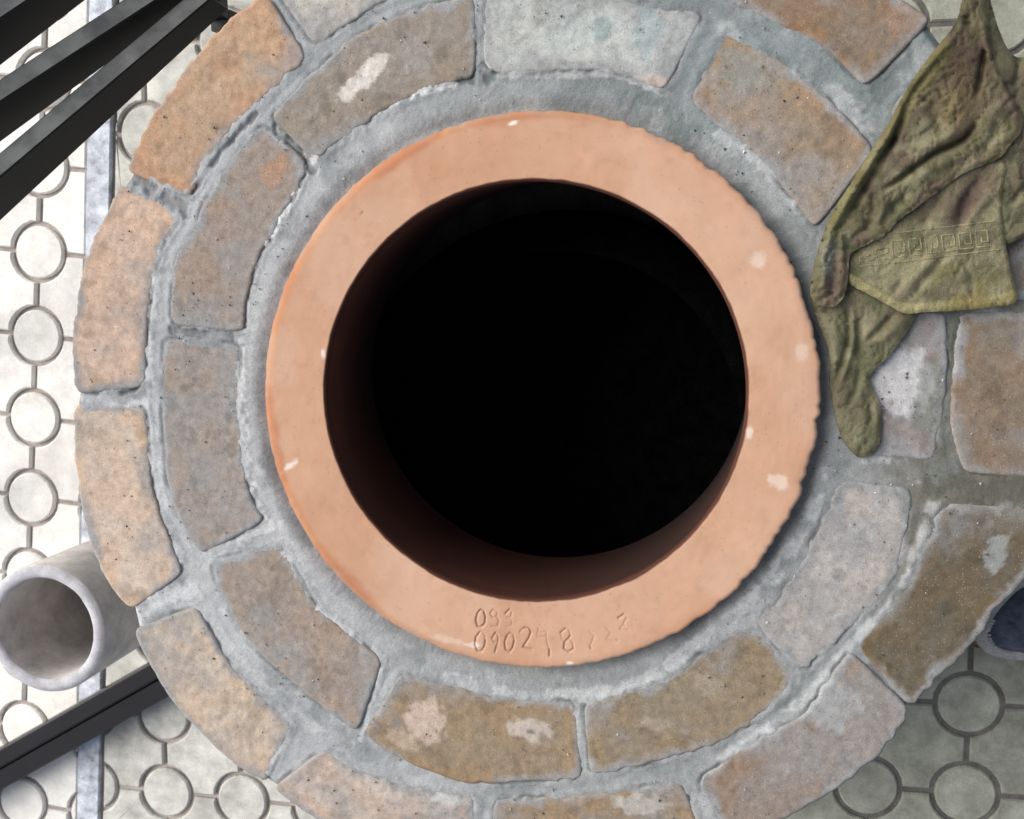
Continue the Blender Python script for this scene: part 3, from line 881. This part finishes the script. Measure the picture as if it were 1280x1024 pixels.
for pts, hwid, lf, mixv, c_ in LINES:
    q = P(*np.array(pts, float).T, ZT)
    lo, hi = q.min(0) - 0.03, q.max(0) + 0.03
    mk = (x > lo[0]) & (x < hi[0]) & (y > lo[1]) & (y < hi[1])
    dd, _ = polyline_dist(x[mk], y[mk], resample(q, 40))
    rag_ = (fbm(x[mk] * 120, y[mk] * 120, 141 + len(pts), 4) - 0.5)
    w = sstep(1.25, 0.55, dd / (hwid * 0.001) + rag_ * 1.5)
    br_ = sstep(0.36, 0.52, fbm(x[mk] * 42, y[mk] * 42, 171 + hwid, 3)) * 0.8 + 0.2
    if lf > 2.2:                                  # crumbly droppings
        br_ = sstep(0.40, 0.56, fbm(x[mk] * 150, y[mk] * 150, 177, 3)) * (0.35 + 0.65 * br_)
    lift[mk] += w * (lf if lf < 0 else lf * (0.34 if lf > 2.2 else 0.55)) * 0.001 * br_
    cm = (w * mixv * br_)[..., None]
    col[mk] = col[mk] * (1 - cm) + np.asarray(c_) * cm
ins = np.maximum(-sdf, 0)
crk = np.exp(-((sdf - 0.001) / 0.0026) ** 2) * sstep(0.48, 0.64, fbm(x * 22, y * 22, 161, 4)) * np.minimum(1, sstep(0.002, -0.001, lift) + 0.3)
lift = lift - crk * 0.0017
col = col * (1 - 0.5 * crk[..., None]) + np.array(alb(92, 92, 88)) * 0.5 * crk[..., None]
z = ZT + lift - ins * 0.20 - sstep(0.003, 0.012, sdf) * 0.0010
z = z + (fbm(x * 420, y * 420, 151, 2) - 0.5) * 0.0009
# trough beside the clay ring, rising to a lip at the bricks; smoothest trowelling up top
din = rr - r_in[:, None]
topw = sstep(-0.2, 0.9, np.sin(A))[:, None]
z -= sstep(0.034, 0.002, din) * (0.009 - 0.004 * topw)
z += sstep(0.012, 0.026, din) * sstep(0.055, 0.030, din) * 0.0015
dout = (r_out[:, None] - rr)
z -= sstep(0.010, 0.0, dout) * 0.007
V = np.concatenate([np.stack([x, y, z], -1), np.stack([x[:, -1:], y[:, -1:], np.full((na, 1), ZT - 0.06)], -1)], 1)
C = np.concatenate([col, col[:, -1:]], 1)
mesh_obj("mortar_bed", V.reshape(-1, 3), [f[::-1] for f in grid_faces(na, nr + 1, True)], M_MORTAR, oven, C.reshape(-1, 3))
# --- rendered drum below the bricks
na = 160
V = []
pr = [(0.50, ZT - 0.012), (0.592, ZT - 0.055), (0.596, ZT - 0.075), (0.594, 0.25), (0.60, 0.02), (0.605, -0.02)]
for i in range(na):
    t = 2 * math.pi * i / na
    for j, (r_, z_) in enumerate(pr):
        q = r_ + (0.006 * (float(fbm(math.cos(t) * 5, math.sin(t) * 5 + z_ * 9, 200)) - 0.5) if j else 0)
        V.append((CEN[0] + q * math.cos(t), CEN[1] + q * math.sin(t), z_))
mesh_obj("drum_wall", V, [f[::-1] for f in grid_faces(na, len(pr), True)], M_DRUM, oven)

# ------------------------------------------------------------------ towel
TW = empty("towel", (*P(1160, 250, ZT), ZT))
tag(TW, "crumpled olive green towel draped over the right side of the brick ring", "towel")
OL1 = np.array(alb(134, 130, 105, .62))
OL2 = np.array(alb(106, 108, 82, .60))
OL3 = np.array(alb(118, 102, 90, .62))
OL4 = np.array(alb(154, 149, 122, .63))


def cloth(name, poly, zbase, folds, parent, step=2.6, wr=1.0, hems=(), warm=0.0, amp=1.0, roundw=10, extra=None):
    """sheet with creases, outline and folds given in pixels; returns its height function"""
    poly = resample(np.array(list(poly) + [poly[0]], float), 260, smooth=True)[:-1]
    x0, y0 = poly.min(0) - 6
    x1, y1 = poly.max(0) + 6
    nx = int((x1 - x0) / step) + 1
    ny = int((y1 - y0) / step) + 1

    def height(px, py, s):
        h = np.full(px.shape, zbase)
        # puffed rounding towards the edges
        h = h - 0.0035 * (1 - sstep(0, roundw * 0.7, -s)) * amp
        h = h + (fbm(px / 46, py / 46, 300 + len(name), 3) - 0.5) * 0.008 * amp * wr
        a1 = px * 0.74 - py * 0.67
        a2 = px * 0.67 + py * 0.74
        h = h + (fbm(a1 / 60 + 2, a2 / 17, 310, 3) - 0.5) * 0.007 * amp * wr
        h = h + (np.abs(fbm(a1 / 44, a2 / 24, 330, 2) - 0.5)) * 0.010 * amp * wr
        h = h - np.exp(-(np.abs(fbm(a1 / 30 + 7, a2 / 15, 345, 2) - 0.5) / 0.018) ** 2) * 0.0048 * amp * wr
        h = h - np.exp(-(np.abs(fbm(px / 24, py / 30, 347, 2) - 0.5) / 0.017) ** 2) * 0.0034 * amp * (0.4 + 0.6 * wr)
        h = h + (fbm(px / 7, py / 7, 349, 2) - 0.5) * 0.0012
        for pts, w, a in folds:
            d, t = polyline_dist(px, py, resample(pts, 16))
            fade = sstep(0, 0.15, t) * sstep(1.0, 0.8, t) * 0.8 + 0.2
            h = h + a * 0.001 * np.exp(-(d / w) ** 2) * fade
        for pts in hems:
            d, t = polyline_dist(px, py, resample(pts, 16))
            h = h + 0.0022 * sstep(9, 6, d)
        # hang down past the oven's edge
        q = P(px, py, ZT)
        r = np.linalg.norm(q - CEN, axis=1) if q.ndim == 2 else np.linalg.norm(q - CEN, axis=-1)
        h = h - sstep(0.655, 0.85, r) * 0.10
        return h

    gx, gy = np.meshgrid(np.linspace(x0, x1, nx), np.linspace(y0, y1, ny), indexing='ij')
    gx[:, ::2] += step / 2
    sg = poly_sdf(gx, gy, poly)
    keep = sg < -step * 0.7
    rim_ = resample(np.concatenate([poly, poly[:1]]), int(np.linalg.norm(np.diff(poly, axis=0), axis=1).sum() / step), smooth=False)[:-1]
    rim_ = rim_ + RNG.normal(0, 0.25, rim_.shape)
    nb = len(rim_)
    pts = [Vector((float(p), float(q))) for p, q in rim_] + [Vector((float(p), float(q))) for p, q in zip(gx[keep], gy[keep])]
    cv, _, cf, _, _, _ = delaunay_2d_cdt(pts, [], [list(range(nb))], 1, 1e-5)
    px = np.array([p[0] for p in cv])
    py = np.array([p[1] for p in cv])
    s = poly_sdf(px, py, poly)
    hz = height(px, py, s)
    W = np.zeros((len(px), 3))
    W[:, :2] = np.array([P(a, b, c) for a, b, c in zip(px, py, hz)])
    W[:, 2] = hz
    n1 = fbm(px / 40, py / 40, 350, 4)
    n2 = fbm(px / 26, py / 34, 360, 4)
    n3 = fbm(px / 30, py / 22, 370, 4)
    c = (np.array(alb(150, 145, 116, .63)) if name == 'hem_flap' else np.array(alb(118, 112, 88, .60)) if name == 'upper_fold' else OL1) * np.ones((len(px), 1))
    w = sstep(0.45, 0.62, n1)[:, None]
    c = c * (1 - 0.7 * w) + OL2 * 0.7 * w
    n4 = fbm(px / 9, py / 12, 380, 3)
    c = c * (0.80 + 0.40 * n4)[:, None]
    w = (sstep(0.50, 0.66, n2) * (0.45 + warm))[:, None]
    c = c * (1 - w) + OL3 * w
    w = (sstep(0.55, 0.72, n3) * 0.6)[:, None]
    c = c * (1 - w) + OL4 * w
    for pts in hems:
        d, t = polyline_dist(px, py, resample(pts, 16))
        w = (sstep(9, 6, d) * 0.8)[:, None]
        c = c * (1 - w) + np.array(alb(172, 165, 122, .62)) * w
    if extra is not None:
        c = extra(px, py, c)
    fs = [tuple(f)[::-1] for f in cf]
    # skirt so that the sheet has thickness
    from collections import Counter
    ed = Counter()
    dire = {}
    for f in fs:
        for a, b in zip(f, f[1:] + f[:1]):
            k = (min(a, b), max(a, b))
            ed[k] += 1
            dire[k] = (a, b)
    be = [dire[k] for k, n in ed.items() if n == 1]
    vid = sorted({v for e_ in be for v in e_})
    m0 = len(W)
    up = {v: m0 + i for i, v in enumerate(vid)}
    mp = {v: m0 + len(vid) + i for i, v in enumerate(vid)}
    low = W[vid].copy()
    low[:, 2] -= 0.0045
    W = np.concatenate([W, W[vid], low])
    c = np.concatenate([c, c[vid], c[vid]])
    for a, b in be:
        fs.append((up[b], up[a], mp[a], mp[b]))
    mesh_obj(name, W, fs, M_CLOTH, parent, c)
    return lambda qx, qy: height(qx, qy, poly_sdf(qx, qy, poly))


TAIL = [(1018, 330), (1014, 373), (1026, 412), (1037, 441), (1038, 486), (1046, 528), (1057, 556), (1077, 573), (1097, 558), (1102, 528), (1099, 504), (1089, 481), (1090, 466), (1113, 443), (1137, 409), (1142, 385), (1100, 360), (1062, 335)]
cloth("hanging_tail", TAIL, ZT + 0.012,
      [([(1058, 380), (1062, 420), (1054, 450), (1043, 482)], 4, -7), ([(1064, 380), (1066, 425), (1058, 458), (1047, 486)], 4, 5),
       ([(1072, 395), (1074, 430), (1076, 455)], 6, -6), ([(1115, 395), (1100, 412), (1082, 428)], 4, -7), ([(1074, 465), (1070, 488), (1058, 505)], 4, -5),
       ([(1046, 400), (1044, 440), (1050, 480)], 8, 4), ([(1085, 490), (1088, 515), (1090, 535)], 5, -4), ([(1045, 510), (1066, 506)], 3, -3),
       ([(1100, 430), (1120, 408), (1134, 392)], 7, 4)], TW, wr=0.6, roundw=9)
FLAP = [(1057, 338), (1064, 318), (1085, 296), (1130, 244), (1190, 215), (1254, 200), (1252, 250), (1257, 300), (1264, 340), (1271, 376), (1238, 384), (1200, 388), (1160, 390), (1132, 392), (1108, 380), (1082, 366), (1062, 354)]


def flap_col(px, py, c):
    w = (sstep(0.42, 0.6, fbm(px / 40, py / 30, 390, 3)) * sstep(1150, 1200, px) * sstep(325, 345, py) * 0.6)[:, None]
    c = c * (1 - w) + np.array(alb(136, 122, 70, .60)) * w
    w = (np.exp(-(((px - 1208) + (py - 250) * 0.45) / 20) ** 2 - ((py - 250) / 42) ** 2) * 0.85)[:, None]
    return c * (1 - w) + np.array(alb(84, 62, 66, .55)) * w


flap_h = cloth("hem_flap", FLAP, ZT + 0.021,
               [([(1182, 318), (1160, 345), (1138, 372)], 5, -4.5), ([(1172, 316), (1150, 340), (1130, 362)], 6, 2.5), ([(1200, 322), (1212, 340), (1218, 358)], 4, -2.5),
                ([(1128, 352), (1116, 366)], 4, -3), ([(1066, 360), (1085, 352), (1110, 350)], 5, -2.5), ([(1230, 215), (1208, 250), (1196, 290)], 7, -6),
                ([(1245, 235), (1222, 262), (1206, 290)], 6, 4), ([(1180, 235), (1166, 262), (1150, 285)], 6, -4)], TW, wr=0.35, roundw=5,
               hems=[[(1062, 350), (1082, 362), (1108, 376), (1134, 387), (1200, 383), (1240, 379), (1270, 371)]], extra=flap_col)
SIDE = [(1225, 190), (1240, 130), (1290, 120), (1330, 180), (1330, 280), (1290, 292), (1260, 304), (1250, 290), (1240, 230)]
cloth("side_fold", SIDE, ZT + 0.017, [([(1258, 262), (1275, 240), (1292, 222)], 4, -6), ([(1262, 300), (1280, 290), (1296, 284)], 5, 4), ([(1268, 200), (1280, 240)], 7, 4)], TW, wr=0.8)
SIDE2 = [(1234, -14), (1250, 40), (1268, 70), (1300, 80), (1310, 170), (1262, 190), (1226, 130), (1212, 60), (1214, -14)]
cloth("back_fold", SIDE2, ZT + 0.020, [([(1276, 68), (1270, 100), (1262, 112)], 5, -6)], TW, wr=1.0)
BODY = [(1206, -14), (1196, 26), (1166, 66), (1136, 108), (1110, 156), (1084, 196), (1062, 232), (1040, 268), (1027, 300), (1017, 335), (1013, 362), (1018, 378), (1040, 384), (1054, 372), (1060, 348), (1062, 320), (1072, 312), (1086, 305), (1107, 293), (1122, 277), (1145, 260), (1172, 240),
        (1206, 216), (1246, 200), (1262, 182), (1278, 160), (1274, 138), (1256, 106), (1240, 70), (1236, 30), (1234, -14)]


def body_col(px, py, c):
    w = (np.exp(-((px - 1205) / 42) ** 2 - ((py - 95) / 60) ** 2) * 0.75)[:, None]
    c = c * (1 - w) + np.array(alb(96, 76, 66, .55)) * w
    w = (np.exp(-((px - 1195) / 36) ** 2 - ((py - 135) / 26) ** 2) * 0.5)[:, None]
    c = c * (1 - w) + np.array(alb(140, 126, 92, .6)) * w
    d, _ = polyline_dist(px, py, resample([(1180, 60), (1110, 165), (1060, 245), (1032, 300)], 16))
    w = (np.exp(-((px - 1036) / 8) ** 2 - ((py - 318) / 24) ** 2) * 0.7 * sstep(.35, .55, fbm(px / 5, py / 9, 395, 2)))[:, None]
    c = c * (1 - w) + np.array(alb(186, 190, 186, .62)) * w  # pale highlight painted on the cloth beside the knot
    w = (sstep(16, 6, d) * 0.45)[:, None]
    return c * (1 - w) + np.array(alb(126, 124, 72, .6)) * w


cloth("upper_fold", BODY, ZT + 0.030,
      [([(1196, 40), (1150, 100), (1108, 172), (1066, 240), (1036, 296), (1026, 350)], 7, 7), ([(1176, 72), (1140, 118), (1116, 178), (1086, 226), (1050, 286)], 4.5, -11),
       ([(1222, 150), (1205, 175), (1167, 193), (1131, 220), (1100, 240)], 3.4, -15), ([(1214, 188), (1170, 208), (1138, 230)], 7, 5), ([(1205, 160), (1165, 180), (1128, 206)], 8, 5),
       ([(1122, 169), (1106, 190), (1092, 207)], 3.2, -11), ([(1231, 60), (1226, 90), (1220, 122)], 3.6, -13), ([(1229, 20), (1238, 72), (1255, 106), (1274, 144)], 5, 6),
       ([(1208, 18), (1211, 34)], 5, -10), ([(1250, 150), (1236, 180), (1215, 200)], 6, -6), ([(1160, 130), (1172, 150), (1176, 172)], 7, -5), ([(1186, 110), (1200, 140)], 8, 4),
       ([(1146, 232), (1120, 258), (1098, 282)], 6, -5), ([(1090, 236), (1092, 262), (1082, 292)], 6, -5), ([(1100, 240), (1104, 262), (1096, 284)], 5, 3.5),
       ([(1045, 300), (1042, 340), (1040, 375)], 5, -4), ([(1052, 290), (1052, 330)], 4, 4), ([(1030, 320), (1030, 365)], 6, 4)],
      TW, wr=0.75, roundw=11, warm=0.3, extra=body_col)

# woven key-pattern border: raised pale threads lying on the flap
KEY = []
bl0, bl1 = np.array((1074., 333.)), np.array((1250., 312.))
du = (bl1 - bl0) / np.linalg.norm(bl1 - bl0)
dn = np.array((du[1], -du[0]))


def kp(a, b):
    return bl0 + du * a + dn * b


KEY.append([kp(0, 0), kp(60, -1), kp(120, 0), kp(176, 0)])
KEY.append([kp(46, 36), kp(100, 36), kp(176, 36)])
for k in range(8):
    a = 2 + k * 21
    hi = min(26, 12 + k * 7)
    KEY.append([kp(a, 6), kp(a, hi), kp(a + 15, hi), kp(a + 15, 12), kp(a + 7, 12), kp(a + 7, min(18, hi - 3))])
    KEY.append([kp(a, 6), kp(a + 18, 6)])
V, Fq = [], []
for s in KEY:
    q = resample(s, max(3, int(sum(np.linalg.norm(np.diff(np.array(s), axis=0), axis=1)) / 2.2)), smooth=False)
    n = len(q)
    tg = np.gradient(q, axis=0)
    tg /= np.linalg.norm(tg, axis=1)[:, None] + 1e-9
    nn = np.stack([tg[:, 1], -tg[:, 0]], -1)
    b0 = len(V)
    for i in range(n):
        for w_, lz in ((-1.2, -0.0012), (-0.7, 0.0005), (0.7, 0.0008), (1.2, -0.0012)):
            e = q[i] + nn[i] * w_ + RNG.normal(0, .22, 2)
            hz = float(flap_h(np.array([e[0]]), np.array([e[1]]))[0]) + lz
            xy = P(e[0], e[1], hz)
            V.append((xy[0], xy[1], hz))
    for i in range(n - 1):
        for j in range(3):
            Fq.append((b0 + i * 4 + j, b0 + i * 4 + j + 1, b0 + i * 4 + 5 + j, b0 + i * 4 + 4 + j))
mesh_obj("key_border", V, Fq, M_CLOTH, TW, np.array(alb(160, 152, 120, .62)) * (0.85 + 0.35 * RNG.random((len(V), 1))))

# ------------------------------------------------------------------ upright pipe
PZ = 0.35
pc = P(55, 787, PZ)
pr_o = np.linalg.norm(P(129, 787, PZ) - P(-19, 787, PZ)) / 2
pr_i = pr_o * 0.80
pipe = empty("cement_pipe", (pc[0], pc[1], 0))
tag(pipe, "upright grey cement pipe with open end beside the brick ring", "pipe")
na = 96


def ring_obj(name, prof, mat, wob=0.0, parent=pipe, c=pc):
    V = []
    for i in range(na):
        t = 2 * math.pi * i / na
        for (r_, z_) in prof:
            k = r_ + wob * (float(fbm(math.cos(t) * 4, math.sin(t) * 4 + z_ * 7, 410)) - 0.5)
            V.append((c[0] + k * math.cos(t), c[1] + k * math.sin(t), z_))
    return mesh_obj(name, V, [f[::-1] for f in grid_faces(na, len(prof), True)], mat, parent)


ring_obj("pipe_wall", [(pr_i * 0.98, 0.0), (pr_i * 0.99, 0.2), (pr_i, PZ - 0.004)][::1], M_PIPE, 0.002)
ring_obj("pipe_skin", [(pr_o - 0.0015, PZ - 0.0035), (pr_o, PZ - 0.006), (pr_o, 0.2), (pr_o, -0.004)], M_PIPE, 0.002)
ring_obj("sawn_rim", [(pr_i, PZ - 0.004), (pr_i + 0.002, PZ - 0.001), (pr_i + 0.006, PZ), ((pr_i + pr_o) / 2, PZ + 0.001), (pr_o - 0.005, PZ - 0.0005), (pr_o - 0.0015, PZ - 0.0035)], M_PIPE_RIM, 0.002)


# ------------------------------------------------------------------ steel
def box_between(name, a, b, w, h, ztop, mat, parent, bev=0.002):
    """rectangular steel section from a to b (world XY); ztop and h are one value or one for each end"""
    a = np.array(a, float)
    b = np.array(b, float)
    zs = ztop if isinstance(ztop, tuple) else (ztop, ztop)
    hs = h if isinstance(h, tuple) else (h, h)
    d = (b - a) / np.linalg.norm(b - a)
    n = np.array([-d[1], d[0]])
    V = []
    for p, zt_, h_ in ((a, zs[0], hs[0]), (b, zs[1], hs[1])):
        for s, z_ in [(-w / 2 + bev, 0), (w / 2 - bev, 0), (w / 2, -bev), (w / 2, -h_ + bev), (w / 2 - bev, -h_), (-w / 2 + bev, -h_), (-w / 2, -h_ + bev), (-w / 2, -bev)]:
            q = p + n * s
            V.append((q[0], q[1], zt_ + z_))
    k = 8
    Fc = [(i, k + i, k + (i + 1) % k, (i + 1) % k) for i in range(k)] + [tuple(range(k)), tuple(range(2 * k - 1, k - 1, -1))]
    return mesh_obj(name, V, Fc, mat, parent, smooth=False)


def strut(name, top, foot, w, mat, parent):
    """square bar between two points in space"""
    V = [(p[0] + dx * w / 2, p[1] + dy * w / 2, p[2]) for p in (foot, top) for dx, dy in ((-1, -1), (1, -1), (1, 1), (-1, 1))]
    Fc = [(0, 3, 2, 1), (4, 5, 6, 7)] + [(i, (i + 1) % 4, 4 + (i + 1) % 4, 4 + i) for i in range(4)]
    return mesh_obj(name, V, Fc, mat, parent, smooth=False)


# the rack leans: its lower left end stands higher than its upper right end
ZB0, ZB1 = 0.50, 0.37
lines = [((0, 206), (230, 12)), ((0, 113), (165, 6)), ((0, 9), (100, -58))]
ends = []
for a, b in lines:
    fr = b[0] / 230.0
    zb_ = ZB0 + (ZB1 - ZB0) * fr
    wa, wb = P(*a, ZB0), P(*b, zb_)
    L_ = np.linalg.norm(wb - wa)
    d = (wb - wa) / L_
    sl = (zb_ - ZB0) / L_
    EL, LR = 0.42, L_ / fr * 1.12
    hh = lambda t: max(0.045, 0.092 + (0.056 - 0.092) * t / (L_ / fr))
    ends.append((wa - d * EL, wa + d * LR, ZB0 - sl * EL, ZB0 + sl * LR, hh(-EL * 0.5), hh(LR)))
off = [ends[2][k] - ends[1][k] for k in range(4)]
ends.append(tuple(ends[2][k] + off[k] for k in range(4)) + ends[2][4:])
rack = empty("steel_rack", (ends[1][0][0], ends[1][0][1], 0))
tag(rack, "black painted steel rack of parallel flat bars on the left paving", "rack")
for e in ends:
    box_between("slat", e[0], e[1], 0.027, (e[4], e[5]), (e[2], e[3]), M_STEEL_SHEEN, rack)
for k in (0, 1):
    f_ = 0.05 if k == 0 else 0.97
    p0, p1 = (ends[i][0] + (ends[i][1] - ends[i][0]) * f_ for i in (0, 3))
    z0, z1 = (ends[i][2] + (ends[i][3] - ends[i][2]) * f_ - (ends[i][4] + (ends[i][5] - ends[i][4]) * f_) - 0.0015 for i in (0, 3))
    box_between("cross_bar", p0, p1, 0.03, 0.03, (z0, z1), M_STEEL_SHEEN, rack)
    dd_ = (ends[0][0] - ends[0][1]) / np.linalg.norm(ends[0][0] - ends[0][1]) * (0.42 if k == 0 else -0.03)
    for p, z_ in ((p0, z0), (p1, z1)):
        strut("leg", (p[0], p[1], z_ - 0.031), (p[0] + dd_[0], p[1] + dd_[1], 0.0), 0.03, M_STEEL_SHEEN, rack)

ZL = 0.06
la, lb = P(-60, 996, ZL), P(214, 841, ZL)
ld = (lb - la) / np.linalg.norm(lb - la)
lb = lb + ld * 0.02
bar = empty("steel_angle_bar", (la[0], la[1], 0))
tag(bar, "single black steel bar lying below the cement pipe", "steel bar")
ln_ = np.array([-ld[1], ld[0]])
box_between("upper_flange", la - ld * .2 + ln_ * 0.0195, lb + ln_ * 0.0195, 0.035, 0.056, ZL + 0.004, M_STEEL, bar, 0.004)
box_between("lower_flange", la - ld * .2 - ln_ * 0.018, lb - ln_ * 0.018, 0.039, 0.052, ZL - 0.004, M_STEEL, bar, 0.003)

# ------------------------------------------------------------------ shoe at the right edge
toe = P(1226, 806, 0.05)
heel_dir = P(1330, 762, 0.05) - toe
heel_dir /= np.linalg.norm(heel_dir)
side = np.array([-heel_dir[1], heel_dir[0]])
shoe = empty("shoe", (*(toe + heel_dir * 0.14), 0))
tag(shoe, "navy canvas shoe with grey rubber toe edge, at the right of the brick ring", "shoe")
LEN = 0.285


def halfwidth(t):
    w = 0.068 * (np.clip(t / 0.30, 0, 1) ** 0.5) * (1 - 0.22 * sstep(0.35, 0.65, t)) * np.sqrt(np.clip((1.0 - t) / 0.10, 0, 1)) ** 0.9
    return max(float(w), 0.0008)


def loft(name, secs, mat, parent):
    n = len(secs[0])
    V = [p for s in secs for p in s]
    Fc = []
    for i in range(len(secs) - 1):
        for j in range(n):
            Fc.append((i * n + j, i * n + (j + 1) % n, (i + 1) * n + (j + 1) % n, (i + 1) * n + j))
    Fc.append(tuple(range(n))[::-1])
    Fc.append(tuple((len(secs) - 1) * n + j for j in range(n)))
    return mesh_obj(name, V, Fc, mat, parent)


TS = np.r_[np.linspace(0, 0.06, 8) ** 1.0, np.linspace(0.08, 0.92, 26), np.linspace(0.94, 1.0, 8)]


def band(z0, z1, grow):
    secs = []
    for t in TS:
        w = halfwidth(t) + (grow if 0 < t < 1 else 0)
        c = toe + heel_dir * (t * (LEN + 2 * grow) - grow)
        s = []
        for (k, z_) in [(-1, z0), (1, z0), (1.02, (z0 + z1) / 2), (1, z1), (-1, z1), (-1.02, (z0 + z1) / 2)]:
            q = c + side * w * k
            s.append((q[0], q[1], z_))
        secs.append(s)
    return secs


loft("outsole", band(0.0, 0.014, 0.004), M_GUM, shoe)
loft("rubber_edge", band(0.0145, 0.046, 0.002), M_RUBBER, shoe)
secs = []
for t in TS:
    w = halfwidth(t) * 0.86
    c = toe + heel_dir * (0.014 + t * (LEN - 0.022))
    top = 0.050 + 0.035 * sstep(0, 0.28, t) + 0.035 * sstep(0.35, 0.8, t)
    s = []
    for k in range(17):
        a = math.pi * k / 16
        q = c + side * w * math.cos(a) * (1 - 0.15 * math.sin(a) * float(sstep(0.3, 0.6, t)))
        s.append((q[0], q[1], 0.040 + (top - 0.040) * math.sin(a) ** 0.8 + 0.002 * float(fbm(t * 30, k * 0.7, 470)) - 0.001))
    secs.append(s)
loft("canvas_upper", secs, M_NAVY, shoe)
# toe cap seam: a ridge of grey stitches round the toe
sv = []
for a in np.linspace(-1.2, 1.2, 15):
    t = 0.015 + 0.10 * (1 - math.cos(a))
    w = halfwidth(t) * 0.86 * (1 if a > 0 else -1) * min(1, abs(a) / 0.5)
    c = toe + heel_dir * (0.012 + t * LEN) + side * w
    sv.append((c[0], c[1], 0.053 + 0.012 * t))
bm_v, bm_f = [], []
for p in sv:
    b0 = len(bm_v)
    for k in range(6):
        bm_v.append((p[0] + 0.004 * math.cos(k * 1.047), p[1] + 0.0022 * math.sin(k * 1.047), p[2]))
    bm_v.append((p[0], p[1], p[2] + 0.002))
    bm_f += [(b0 + k, b0 + (k + 1) % 6, b0 + 6) for k in range(6)]
mesh_obj("toe_stitching", bm_v, bm_f, M_RUBBER, shoe)
for k in range(5):
    t = 0.42 + k * 0.055
    c = toe + heel_dir * t * LEN
    zt = 0.050 + 0.035 + 0.035 * float(sstep(0.35, 0.8, t)) + 0.003
    box_between("lace", c - side * 0.026, c + side * 0.026, 0.007, 0.004, zt, M_LACE, shoe, 0.0012)

# ------------------------------------------------------------------ grit on the bricks
V, Fc, C = [], [], []
ico = np.array([(0, 0, 1), (.9, 0, .1), (-.45, .78, .1), (-.45, -.78, .1), (0, 0, -.8)])
icf = [(0, 1, 2), (0, 2, 3), (0, 3, 1), (4, 2, 1), (4, 3, 2), (4, 1, 3)]
cnt = 0
while cnt < 900:
    a = random.uniform(0, 2 * math.pi)
    r_ = random.uniform(0.365, 0.60)
    p = CEN + r_ * np.array([math.cos(a), math.sin(a)])
    dens = float(fbm(p[0] * 11, p[1] * 11, 500, 3))
    if dens < random.uniform(0.35, 0.75):
        continue
    s = random.choice([0.0007, 0.0009, 0.0011, 0.0016, 0.002]) * random.uniform(0.7, 1.2)
    sc = np.array([random.uniform(.7, 1.6), random.uniform(.7, 1.3), random.uniform(.5, 1)]) * s
    rot = random.uniform(0, 6.28)
    c_, s_ = math.cos(rot), math.sin(rot)
    q = ico * sc
    q = np.stack([q[:, 0] * c_ - q[:, 1] * s_, q[:, 0] * s_ + q[:, 1] * c_, q[:, 2]], -1) + np.array([p[0], p[1], ZT + 0.0012])
    b0 = len(V)
    V += [tuple(v) for v in q]
    Fc += [tuple(b0 + i for i in f) for f in icf]
    col = random.choice([(.05, .045, .04), (.09, .07, .05), (.5, .5, .5), (.3, .27, .24), (.22, .13, .08)])
    C += [col] * len(q)
    cnt += 1
grit = mesh_obj("grit", V, Fc, M_GRIT, None, np.array(C), smooth=False)
tag(grit, "loose mortar and brick crumbs scattered over the brick rings", "grit", kind="stuff")
